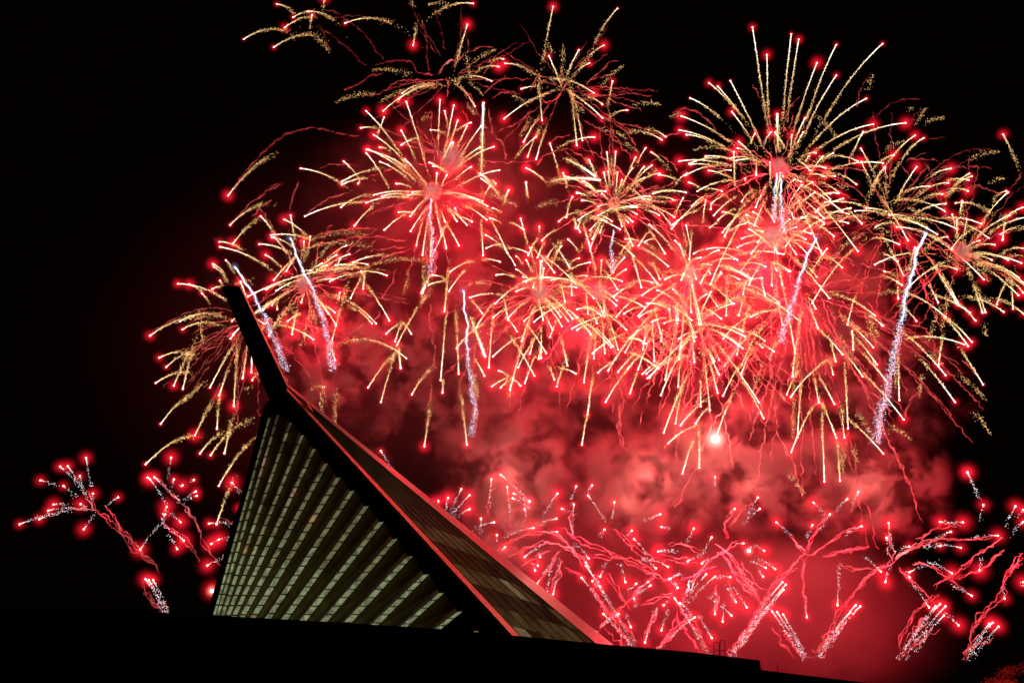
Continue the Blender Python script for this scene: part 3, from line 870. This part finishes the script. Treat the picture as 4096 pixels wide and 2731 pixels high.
STRANDS = [
('A', '780,75 900,100 1010,180 1110,270 1200,390 1280,480|720,205 850,290 1000,390 1100,510 1150,540|50,1530 220,1320 370,1140 480,1070 690,1030 860,1050 1090,1090|1200,530 1330,490 1490,490 1545,580 1690,605|940,735 1090,660 1180,600 1280,580|1270,750 1370,650 1510,630 1560,665 1690,650|1550,100 1600,260 1620,460 1640,590|1900,50 1890,170 1940,300 1945,420|1950,430 2040,375 2160,380|1770,620 1800,700 1770,780|1860,680 1960,760 2000,870|2190,460 2090,560 2060,610|2260,590 2130,690 2080,760|2130,790 2180,740 2350,745|2110,850 2130,1080 2230,1150 2270,1300|1580,910 1660,890 1650,1060 1700,1200|1690,605 1800,480 1880,490 1930,400|740,1360 830,1310 920,1330 1080,1310|540,1560 580,1440|300,1560 380,1490 480,1460'),
('B', '500,580 470,700 440,750|680,540 700,620 690,690|750,640 690,740 640,800 540,830 520,760|760,700 790,850|870,680 980,600 1080,500 1150,485|950,770 1200,740 1430,775|440,880 430,940 360,1080|850,950 1000,1040 1150,1140 1260,1270|900,890 1080,960 1200,1050 1310,1200|1110,980 1290,1010 1500,1100 1600,1070 1670,1065|570,1170 620,1100 770,1080|650,1220 750,1180 850,1240 900,1310|1580,910 1650,865 1780,890 1880,990 1940,1050|1450,1220 1560,1290 1640,1390|820,1180 950,1220 1130,1330 1280,1470 1400,1568|470,1340 540,1260 680,1190|180,1060 280,1010 380,960 470,860'),
('C', '1130,570 1080,660 1040,740 1020,880|1110,960 1290,840 1420,790 1525,800|570,775 490,850 440,970 420,1070|1540,850 1440,960 1450,1050|1730,1095 1600,1120|1395,1290 1590,1215|1410,1280 1550,1265 1690,1300|1550,1430 1640,1330 1720,1290 1900,1200 2000,1185 2110,1200|1660,1350 1800,1345 1920,1330 2120,1340|1370,1310 1470,1450|900,1520 930,1350 970,1200|2340,1350 2330,1420 2250,1510|1880,1490 1960,1480 2060,1530 2200,1560'),
('D', '740,390 880,240 1020,150 1180,60|1230,300 1230,200 1280,60|1340,320 1470,240 1520,180 1700,130|900,350 1000,250 1100,180|1380,500 1580,450 1740,420 1930,425|1350,580 1500,540 1750,500 1900,490 2050,520 2180,510|1850,600 2000,580 2200,560|1900,700 2010,620 2130,620 2220,590|2080,730 2040,860 1960,960 1960,1030|1560,1390 1720,1270 1830,1180 1930,1160 1930,1060|1680,1210 1880,1280 2050,1350|110,1270 330,1120 490,1060 560,1090|370,1230 520,1130 700,1080|250,1420 440,1370 520,1390 700,1380|730,1310 790,1260 800,1400 790,1560'),
('J', '1700,0 1690,200 1700,430 1730,560|1350,50 1370,240 1360,430 1390,620 1380,760 1400,880 1370,1000|1400,1030 1480,1180 1540,1300 1600,1500|600,200 610,340 600,480|740,520 680,650 600,800|900,200 840,300 770,420|1220,560 1260,680 1250,800|1600,100 1580,400 1500,700|1760,0 1860,180 1960,420 2000,600|1900,80 2050,250 2150,400 2230,560|2050,600 2150,740 2260,830 2350,900|130,700 200,800 150,950 170,1180|1090,400 1000,560 900,700'),
('K', '1080,0 1200,170 1320,260 1450,400|1400,180 1560,220 1620,310 1660,420|1520,690 1440,800 1390,980|1700,540 1820,640 1930,760 2030,900|1850,480 1960,590|800,150 850,300 900,370'),
('I', '440,0 430,200 480,300 490,430 440,580|790,330 800,450 790,560|1600,460 1630,600 1670,640|1970,760 1950,1040 2000,1200|390,880 450,740 440,620|2150,880 2120,1000'),
]
MINE_STRANDS = [
('L', '430,325 520,400 600,510 720,580 735,625|465,310 545,400 630,510 700,570|830,300 890,380 930,480 1010,600|735,390 850,460 900,520 930,570|660,630 650,700 700,760 760,800|300,310 360,325 430,325|380,240 420,300 440,330|705,180 830,300|1010,370 1070,390'),
('M', '430,400 560,330 700,320 800,400 850,470|500,440 660,350 780,390 860,480|740,310 850,380 1000,420 1150,500 1250,560|1260,600 1150,630 1080,650|900,760 1000,680 1100,560 1180,500|940,640 1020,740 1080,840|620,550 680,470 740,420|690,600 720,500 740,430|480,440 540,415|535,490 600,440 680,400|800,230 780,260 790,330|420,80 405,180 408,290|940,500 1010,600 1060,680|960,300 1100,420 1220,470|760,480 850,530|1170,660 1120,780|860,440 960,430 1080,440 1180,500|880,560 940,660 1000,760 1040,840'),
('N', '610,870 560,760 500,690|380,850 450,770 540,680|850,620 760,500 690,400 620,360|830,620 740,540 690,440 640,400|480,640 560,500 640,420 760,360|720,870 780,760 850,640 930,550 1000,470 1060,400|1060,410 1015,380 985,330|1060,410 1090,320 1160,240|1060,420 1150,370 1250,310 1310,290|1060,420 1040,480 1045,600 1060,700|1130,430 1250,390 1340,380|690,340 680,280 720,215|700,310 760,240 830,175|640,560 640,600 655,620 640,690|690,540 720,590 730,630|810,600 800,540 760,460|750,540 860,640|480,700 430,790 390,840|320,810 360,700 380,650|560,460 470,450 400,430|640,470 560,510 480,540|430,380 500,360 560,420|1020,470 940,520 860,600|700,460 790,540 880,620'),
('P', '740,450 640,520 540,620 500,680|530,640 480,700 460,770 390,860|750,440 860,380 1000,320|750,450 870,360 1220,335|740,450 730,400 725,300|760,470 850,560 940,640|820,470 900,460 1100,600|1240,330 1130,420 1050,500 930,570|960,600 860,680 770,800 780,870|1255,390 1150,490 1020,540|1344,400 1260,510 1250,600 1120,740 1090,880|620,380 520,400 430,430|500,460 560,490 640,490|1344,440 1300,470 1260,520|1200,660 1130,750 1110,800|840,350 950,290 1060,290|720,460 640,490 580,590'),
]


def parse(s):
    return [tuple(float(v) for v in q.split(',')) for q in s.split()]


def full(key, x, y):
    x0, y0, sc = CROPS[key]
    return x0 + x / sc, y0 + y / sc


PX = 1 / F      # one photo pixel at distance 1


def trail_mesh(h, t, style, lpx, Y):
    """head-to-tail glitter of one star, world points h and t"""
    s1 = PX * Y
    mb = MB()
    mid = (h + t) / 2
    hor = abs(t[0] - h[0])
    sag = {'w': 0.075, 'W': 0.06, 'g': 0.13, 's': 0.10, 'k': 0.05}[style] * hor
    mid = mid + np.array([0, 0, sag * 2])

    def bez(u):
        u = np.asarray(u)[:, None]
        return h * (1 - u) ** 2 + 2 * mid * u * (1 - u) + t * u ** 2

    dens = {'w': 1.25, 'W': 2.4, 'g': 1.25, 's': 0.8, 'k': 0.42}[style]
    n = int(np.clip(lpx * dens, 9, 700))
    u = rng.random(n) ** 0.95
    if style in 'wg':
        u = np.where(rng.random(n) < 0.22, 0.8 + np.abs(rng.normal(0, 0.28, n)), u)
    if style == 's':
        u = rng.beta(1.3, 1.5, n)
    w0, w1 = {'w': (1.2, 2.6), 'W': (2.5, 6.5), 'g': (1.5, 4.2), 's': (3.5, 5.5), 'k': (1.2, 4.0)}[style]
    sig = (w0 + w1 * u) * s1
    pos = bez(u) + rng.normal(0, 1, (n, 3)) * sig[:, None]
    pos[:, 2] -= u * u * s1 * {'w': 3, 'W': 2, 'g': 8, 's': 8, 'k': 3}[style] * rng.random(n)
    # a slow waver along the trail
    ph = rng.random() * 6.28
    pos[:, 0] += np.sin(u * 9 + ph) * s1 * 1.4 * u
    pos[:, 2] += np.cos(u * 11 + ph) * s1 * 1.4 * u
    size = rng.uniform(0.8, 1.7, n) * s1 * (1.0 if style != 'k' else 0.9)
    r = rng.random(n)
    if style in ('w', 'W'):
        m = np.where(r > u * 1.5 - 0.02, 1, np.where(r > u * 0.8 - 0.05, 2, 3))
    elif style == 'g':
        m = np.where(r > u * 4 + 0.2, 1, np.where(r > 0.35 + u * 0.5, 2, 3))
    elif style == 's':
        m = np.where(r > 0.65, 2, 3)
    else:
        m = np.where(r > 0.2, 4, np.where(r > 0.08, 2, 6))
    mb.sparks(pos, size, m)
    if style in ('w', 'W', 'g', 'k'):
        f = {'w': 0.36, 'W': 0.5, 'g': 0.16, 'k': 0.18}[style]
        rad = {'w': 2.3, 'W': 5.0, 'g': 2.0, 'k': 1.7}[style] * s1
        uu = np.linspace(0, f, 7)
        rr = rad * np.array([0.75, 1.0, 0.92, 0.8, 0.62, 0.4, 0.12])
        mb.tube(bez(uu), rr, 5, 0)
        if style in 'wWg':
            # thin unbroken line of fire behind it, cooling to gold
            f2 = min(0.97, f * (2.2 if style != 'g' else 4.0))
            vv = np.linspace(f * 0.7, f2, 8)
            wav = np.stack([np.sin(vv * 23 + ph), 0 * vv, np.cos(vv * 19 + ph)], 1) * s1 * 0.9
            mb.tube(bez(vv) + wav, rad * 0.42 * np.linspace(1, 0.25, 8), 4, 2)
        # the burning head
        hr = {'w': 3.8, 'W': 5.5, 'g': 3.5, 'k': 4.0}[style] * s1
        th = [(0, 0, 1)] + [(math.cos(a), math.sin(a), 0) for a in np.arange(6) * math.pi / 3] + [(0, 0, -1)]
        mb.add([h + np.array(v_) * hr for v_ in th],
               [[0, 1 + k_, 1 + (k_ + 1) % 6] for k_ in range(6)] + [[7, 1 + (k_ + 1) % 6, 1 + k_] for k_ in range(6)], 7)
    return mb


def add_glow(parent, p, radius, me=None, origin=None):
    o = bpy.data.objects.new('flame', me or GLOW_ME)  # glow sphere added round a star head
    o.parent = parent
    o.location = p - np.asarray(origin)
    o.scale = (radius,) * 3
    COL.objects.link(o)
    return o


def smoke_strand(path, rad, wig, parent, origin, fade=True):
    """wavering smoke line left behind by a star; path of world points"""
    path = np.asarray(path, float)
    seg = np.linalg.norm(np.diff(path, axis=0), axis=1)
    L = np.concatenate([[0], np.cumsum(seg)])
    n = max(8, int(L[-1] / 0.42))
    s = np.linspace(0, L[-1], n)
    pts = np.stack([np.interp(s, L, path[:, c]) for c in range(3)], 1)
    ker = np.ones(7) / 7
    if n > 14:
        pad = np.pad(pts, ((3, 3), (0, 0)), 'edge')
        pts = np.stack([np.convolve(pad[:, c], ker, 'valid') for c in range(3)], 1)
    off = np.zeros((n, 3))
    for fq, am in ((0.35, 1.0), (0.9, 0.6), (2.0, 0.55), (4.2, 0.5)):
        for c in range(3):
            off[:, c] += am * np.sin(s * fq * rng.uniform(.7, 1.3) + rng.random() * 6.28)
    off += rng.normal(0, 0.45, (n, 3))
    pts = pts + off * wig * 0.72
    rr = rad * (0.35 + 0.75 * rng.random(n)) * (1 + 0.45 * np.sin(s * 1.7 + rng.random() * 6))
    if fade:
        e = np.minimum(1, np.minimum(np.arange(n), np.arange(n)[::-1]) / 4.0 + 0.15)
        rr = rr * e
    mb = MB()
    mb.tube(pts, np.maximum(rr, 0.02), 5)
    return mb.build('smoke_trail', TRAIL_SMOKE, parent, origin, smooth=True)


PUFF_MAT = None


def puff(parent, origin, c, r, seed):
    """lumpy knot of fresh smoke"""
    global PUFF_MAT
    if PUFF_MAT is None:
        PUFF_MAT = smoke_mat('fresh_smoke', 2.6, 0.95, .44, .56, .0, .35, 3)
    o = bpy.data.objects.new('smoke_puff', unit_sphere('smoke_puff', PUFF_MAT, 16, 10))
    o.parent = parent
    o.scale = (r * 2.9, r * 2.2, r * 3.2)
    COL.objects.link(o)
    return o


def lamp(parent, name, loc, origin, power, color, rad=1.5):
    ld = bpy.data.lights.new(name, 'POINT')
    ld.energy = power
    ld.color = color
    ld.shadow_soft_size = rad
    o = bpy.data.objects.new(name, ld)
    o.parent = parent
    o.location = np.asarray(loc) - np.asarray(origin)
    COL.objects.link(o)
    return o


RED = (1.0, 0.004, 0.028)
PALE = (1.0, 0.36, 0.34)
SALMON = (1.0, 0.19, 0.15)
LP = 0.8
burst_obj = []
for (c, Y, pr, lab) in BURSTS:
    w = at(c[0], c[1], Y)
    o = empty('firework_burst', tuple(w))
    tag(o, lab, 'firework')
    burst_obj.append((o, np.array(c, float), Y, w))
    if pr:
        puff(o, w, w, pr, int(c[0]))
mine_obj = []
for (c, Y, lab) in MINES:
    w = at(c[0], c[1], Y)
    o = empty('firework_spray', tuple(w))
    tag(o, lab, 'firework')
    mine_obj.append((o, np.array(c, float), Y, w))


def choose(cands, h, t):
    best, bc = None, 1e9
    dv = h - t
    L = np.linalg.norm(dv) + 1e-6
    dv = dv / L
    for it in cands:
        c = it[1]
        r_ = t - c
        along = r_.dot(dv)
        perp = abs(r_[0] * dv[1] - r_[1] * dv[0])
        cost = perp + 0.35 * np.linalg.norm(r_) + (60 if along < -0.5 * L else 0)
        if cost < bc:
            bc, best = cost, it
    return best


n_star = 0
EXTRA = []
for bi, cnt, r0, r1 in ((0, 14, 80, 400), (2, 26, 60, 330), (4, 24, 60, 420), (6, 26, 60, 400), (7, 26, 60, 380), (8, 24, 70, 380), (11, 30, 60, 460), (3, 16, 90, 460), (10, 12, 80, 330), (9, 8, 80, 300), (13, 10, 100, 380),
                        (12, 24, 160, 620), (16, 26, 60, 420), (5, 24, 80, 420), (14, 26, 80, 420)):
    c_ = burst_obj[bi][1]
    for _ in range(cnt):
        a_ = rng.uniform(0, 6.283)
        rh = rng.uniform(r0 * 1.6, r1)
        rt_ = rh - rng.uniform(50, 90 + 0.42 * rh)
        h_ = c_ + np.array([math.cos(a_), math.sin(a_) * 0.95]) * rh + np.array([0, 0.0006 * rh * rh])
        t_ = c_ + np.array([math.cos(a_), math.sin(a_) * 0.95]) * max(rt_, 20) + np.array([0, 0.0004 * rt_ * rt_])
        EXTRA.append((bi, rng.choice(['w', 'g', 's'], p=[.32, .45, .23]), h_, t_))
for key, style, s in STARS + [(None, st_, [(h_, t_, bi)]) for bi, st_, h_, t_ in EXTRA]:
    for q in (parse(s) if key else s):
        if key is None:
            h, t = q[0], q[1]
            o, c, Y, w = burst_obj[q[2]]
        else:
            h = np.array(full(key, q[0], q[1]))
            t = np.array(full(key, q[2], q[3]))
            o, c, Y, w = choose(mine_obj if style == 'k' else burst_obj, h, t)
        rad = max(np.linalg.norm(h - c), 1)
        rt = min(np.linalg.norm(t - c) / rad, 1.3)
        dy = rng.uniform(-0.55, 0.55) * rad * PX * Y
        Yh = np.clip(Y + dy, 150, 205)
        Yt = np.clip(Y + dy * rt, 150, 205)
        h3, t3 = at(h[0], h[1], Yh), at(t[0], t[1], Yt)
        lpx = np.linalg.norm(h - t)
        ob = trail_mesh(h3, t3, style, lpx, Yh).build('star_trail', TRAIL_MATS, o, w)
        n_star += 1
        if style != 's':
            r = rng.uniform(18, 64) if style != 'k' else rng.uniform(38, 72)
            add_glow(ob, h3, r * PX * Yh, GLOW_ME, w)
        # smoke left on the way from the burst
        if style in 'gws' and lpx > 60 and np.linalg.norm(t - c) < 430 and rng.random() < (0.3 if style == 'w' else 0.5):
            m1 = at(t[0] + (c[0] - t[0]) * 0.5, t[1] + (c[1] - t[1]) * 0.5 - 0.06 * abs(c[0] - t[0]), (Yt + Y) / 2)
            end = at(t[0] + (c[0] - t[0]) * 0.85, t[1] + (c[1] - t[1]) * 0.85, Y)
            st = t3 * 0.7 + h3 * 0.3
            if np.linalg.norm(end - st) > 4:
                smoke_strand([st, t3, m1, end], 0.12, 0.24, o, w)

for key, s in STRANDS:
    for line in s.split('|'):
        pts = [np.array(full(key, *p)) for p in parse(line)]
        mid = pts[len(pts) // 2]
        o, c, Y, w = min(burst_obj, key=lambda it: np.linalg.norm(it[1] - mid))
        dy = rng.uniform(-6, 6)
        smoke_strand([at(p[0], p[1], Y + dy * (1 - 0.3 * i / len(pts))) for i, p in enumerate(pts)], 0.19, 0.24, o, w)
for bi, cnt, reach, droop in ((2, 14, 380, .1), (4, 26, 520, .2), (6, 22, 480, .3), (7, 18, 460, .3), (11, 24, 520, .25), (12, 34, 720, .5), (16, 20, 480, .4), (0, 14, 420, .2), (3, 18, 480, .2),
                              (8, 16, 420, .1), (13, 14, 420, .5), (14, 22, 520, .15), (9, 14, 360, 0.0), (10, 14, 380, .1), (5, 16, 460, .2), (1, 10, 360, 0)):
    o, c, Y, w = burst_obj[bi]
    for _ in range(cnt):
        a_ = rng.uniform(0, 6.283)
        if droop > .25 and math.sin(a_) < 0:
            a_ = -a_
        l0, l1 = rng.uniform(.1, .4) * reach, rng.uniform(.55, 1.1) * reach
        dyy = rng.uniform(-8, 8)
        P_ = []
        for x_ in np.linspace(0, 1, 6):
            rr_ = l0 + (l1 - l0) * x_
            P_.append(at(c[0] + math.cos(a_) * rr_, c[1] + math.sin(a_) * rr_ * .9 + droop * 0.0012 * rr_ * rr_, Y + dyy * x_))
        smoke_strand(P_, rng.uniform(.07, .15), 0.26, o, w)
for key, s in MINE_STRANDS:
    for line in s.split('|'):
        pts = [np.array(full(key, *p)) for p in parse(line)]
        mid = pts[len(pts) // 2]
        o, c, Y, w = min(mine_obj, key=lambda it: np.linalg.norm(it[1] - mid))
        dy = rng.uniform(-4, 4)
        for rep in range(2):
            smoke_strand([at(p[0] + rng.normal(0, 6), p[1] + rng.normal(0, 6), Y + dy + rep) for i, p in enumerate(pts)],
                         0.115, 0.25, o, w)

for key, Y, lab, lst in COMETS:
    c = np.array(full(key, lst[0][2], lst[0][3]))
    w = at(c[0], c[1], Y)
    o = empty('firework_comet', tuple(w))
    tag(o, lab, 'firework')
    for q in lst:
        h, t = np.array(full(key, q[0], q[1])), np.array(full(key, q[2], q[3]))
        h3, t3 = at(h[0], h[1], Y + rng.uniform(-2, 2)), at(t[0], t[1], Y)
        lpx = np.linalg.norm(h - t)
        mb = trail_mesh(h3, t3, 'k', lpx * 1.25, Y)
        ob = mb.build('star_trail', TRAIL_MATS, o, w)
        add_glow(ob, h3, rng.uniform(40, 64) * PX * Y, GLOW_ME, w)
        smoke_strand([h3 * 0.85 + t3 * 0.15 + [-.8, 0, -1], (h3 + t3) / 2 + [-.6, 1, -.6], t3 + [-.2, 1, 0]], 0.18, 0.4, o, w)

for key, Y, wid, lab, s in ROCKETS:
    pts = np.array([at(*full(key, *p), Y) for p in parse(s)])
    w = pts[0]
    o = empty('rocket_trail', tuple(w))
    tag(o, lab, 'firework')
    seg = np.linalg.norm(np.diff(pts, axis=0), axis=1)
    L = np.concatenate([[0], np.cumsum(seg)])
    tot = L[-1]
    s1 = PX * Y
    n = int(tot / s1 * 1.7 * wid)
    u = rng.random(n) ** 1.15
    wob = lambda u_: np.stack([np.sin(u_ * tot * 1.1) * 3.0 * s1 + np.sin(u_ * tot * 2.7) * 2.0 * s1, 0 * u_, 0 * u_], 1)
    P = np.stack([np.interp(u * tot, L, pts[:, k_]) for k_ in range(3)], 1) + wob(u)
    P += rng.normal(0, 1, (n, 3)) * ((1.6 + 7 * u) * s1 * wid)[:, None]
    mb = MB()
    r = rng.random(n)
    mats = np.where(r > 0.3, 5, np.where(r > 0.06, 4, 2))
    mb.sparks(P, rng.uniform(0.9, 1.9, n) * s1, mats)
    uu = np.linspace(0, 0.45, 24)
    C_ = np.stack([np.interp(uu * tot, L, pts[:, k_]) for k_ in range(3)], 1) + wob(uu)
    if 'pale silver' not in lab and 'white twin' not in lab:
        mb.tube(C_, 2.9 * s1 * wid * np.linspace(1, 0.15, 24) * rng.uniform(.7, 1.2, 24), 5, 4)
    ob = mb.build('spark_trail', TRAIL_MATS, o, w)
    if 'blue-white' in lab:
        add_glow(ob, w, 34 * s1, GLOW_BLUE_ME, w)
    smoke_strand([np.array([np.interp(x_ * tot, L, pts[:, k_]) for k_ in range(3)]) + [0.5, 1, 0] for x_ in np.linspace(.45, 1, 8)],
                 0.35, 0.3, o, w)

# the bright flare above the smoke and other white-hot heads
for px, py, Y, rpx, lab in ((2862, 1755, 184, 17, 'dazzling white-pink flare hanging in the smoke right of centre'),
                            (848, 2362, 160, 8, 'single bright red-white star beside the foot of the lit facade'),
                            (2995, 2202, 157, 7, 'white-hot star with red halo right of the ladder hoops')):
    w = at(px, py, Y)
    me = unit_sphere('fireball', HEAD, 12, 8)
    o = bpy.data.objects.new('flare', me)
    o.location = w
    r = rpx * PX * Y
    o.scale = (r, r, r * 0.9)
    COL.objects.link(o)
    tag(o, lab, 'firework')
    fl = bpy.data.objects.new('flame', GLOW_BIG_ME)  # soft glow round the fireball, put in as an emitting sphere
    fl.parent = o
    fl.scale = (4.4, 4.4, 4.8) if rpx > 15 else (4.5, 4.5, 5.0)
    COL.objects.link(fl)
    if rpx > 15:
        ld = lamp(o, 'flare_and_fill_light', (0, -1.5, 0), (0, 0, 0), 13000 * LP, SALMON)

# light of the bursting stars
for i, pw in ((0, 26), (1, 12), (2, 16), (3, 26), (4, 34), (5, 14), (6, 24), (7, 16), (8, 16), (9, 5), (10, 5), (11, 22), (12, 22), (13, 4), (16, 26)):
    o, c, Y, w = burst_obj[i]
    lamp(o, 'burst_light', w + np.array([0, 9, -2]), w, pw * 1000 * LP, RED)
    lamp(o, 'core_light', w + np.array([0, -3.6, 0]), w, (520 + pw * 20) * LP, PALE)
for i, pw in ((0, 4), (1, 4), (2, 26), (3, 26), (4, 14), (5, 10), (6, 48), (7, 30)):
    o, c, Y, w = mine_obj[i]
    lamp(o, 'spray_light', w + np.array([0, 6, 1]), w, pw * 1000 * LP, RED)
    lamp(o, 'core_light', w + np.array([0, -5, 1]), w, (1300 + pw * 45) * LP, PALE)

# added lamps without a visible source, tinting the smoke plumes salmon
for px_, py_, Y_, pw, mi in ((2040, 1870, 185.5, 3.4, 2), (2060, 2090, 186, 2.6, 2), (2590, 1900, 186.5, 3.2, 3), (2500, 2010, 187, 1.8, 3), (3490, 1930, 186.5, 3.6, 4),
                             (3020, 1950, 187, 2.6, 4)):
    o, c, Y, w = mine_obj[mi]
    lamp(o, 'flare_and_fill_light', at(px_, py_, Y_), w, pw * 1000 * LP, SALMON, 2.5)

# ------------------------------------------------------------------ drifting smoke behind the stars
CLOUDS = [
 # px, py, rx, ry, Y, depth, density, noise scale, lo, hi, floor, step, label
 (2040, 1930, 300, 480, 190, 5, 1.5, .15, .44, .64, .02, .30, 'tall salmon smoke plume above the red roof edge'),
 (2570, 1950, 350, 270, 191, 5, 2.0, .15, .44, .62, .01, .30, 'bright twisting smoke curl right of the tall plume'),
 (2930, 1850, 430, 340, 192, 5, 1.5, .15, .45, .64, .02, .30, 'glowing smoke bank round the dazzling flare'),
 (3420, 1920, 420, 290, 191, 5, 1.8, .13, .43, .62, .02, .30, 'rolled smoke cloud fading into the black sky at right'),
 (2350, 2330, 950, 470, 196, 8, .22, .07, .36, .70, .30, .6, 'low red smoke bank behind the silver sprays'),
 (3150, 2480, 660, 400, 190, 8, .26, .06, .36, .70, .30, .6, 'low red smoke bank over the lower roof step'),
 (2250, 1300, 900, 560, 200, 6, .62, .13, .48, .68, .015, .30, 'red smoke tangled behind the central bursts'),
 (3080, 1130, 660, 510, 198, 6, .70, .13, .46, .68, .03, .30, 'pink smoke behind the dense white burst'),
 (1700, 1520, 560, 440, 196, 5, .8, .14, .49, .68, .01, .30, 'dark red smoke wisps above the sloping roof edge'),
 (1760, 760, 660, 540, 200, 6, .20, .14, .42, .72, .20, .5, 'thin red smoke veil behind the left starbursts'),
 (3350, 1520, 600, 440, 200, 5, .6, .15, .49, .68, .02, .30, 'torn smoke wisps under the drooping willow'),
 (2450, 1700, 950, 440, 204, 5, .34, .15, .49, .70, .02, .36, 'dim smoke behind the tall plume and the flare'),
 (1330, 1400, 290, 390, 188, 4, 1.1, .22, .48, .64, .02, .3, 'broken pink smoke puffs close right of the tower'),
 (1950, 1300, 1900, 1300, 214, 12, .023, .03, .2, .8, .8, 1.5, 'faint dark red haze behind all the bursts'),
]
for i, (px, py, rx, ry, Y, dep, den, scl, lo, hi, fl_, stp, lab) in enumerate(CLOUDS):
    me = unit_sphere('smoke', smoke_mat('smoke_cloud', den, scl, lo, hi, fl_, stp, i), 20, 12)
    o = bpy.data.objects.new('smoke_cloud', me)
    w = at(px, py, Y)
    o.location = w
    o.scale = (rx * PX * Y * 1.12, dep, ry * PX * Y * 1.08)
    COL.objects.link(o)
    tag(o, lab, 'smoke', None, 'stuff')

print([(o.name, len([c for c in o.children if c.name.startswith('star')]), len([c for c in o.children if c.name.startswith('smoke_t')])) for o, *_ in burst_obj + mine_obj])
print('stars', n_star, 'objects', len(bpy.data.objects))
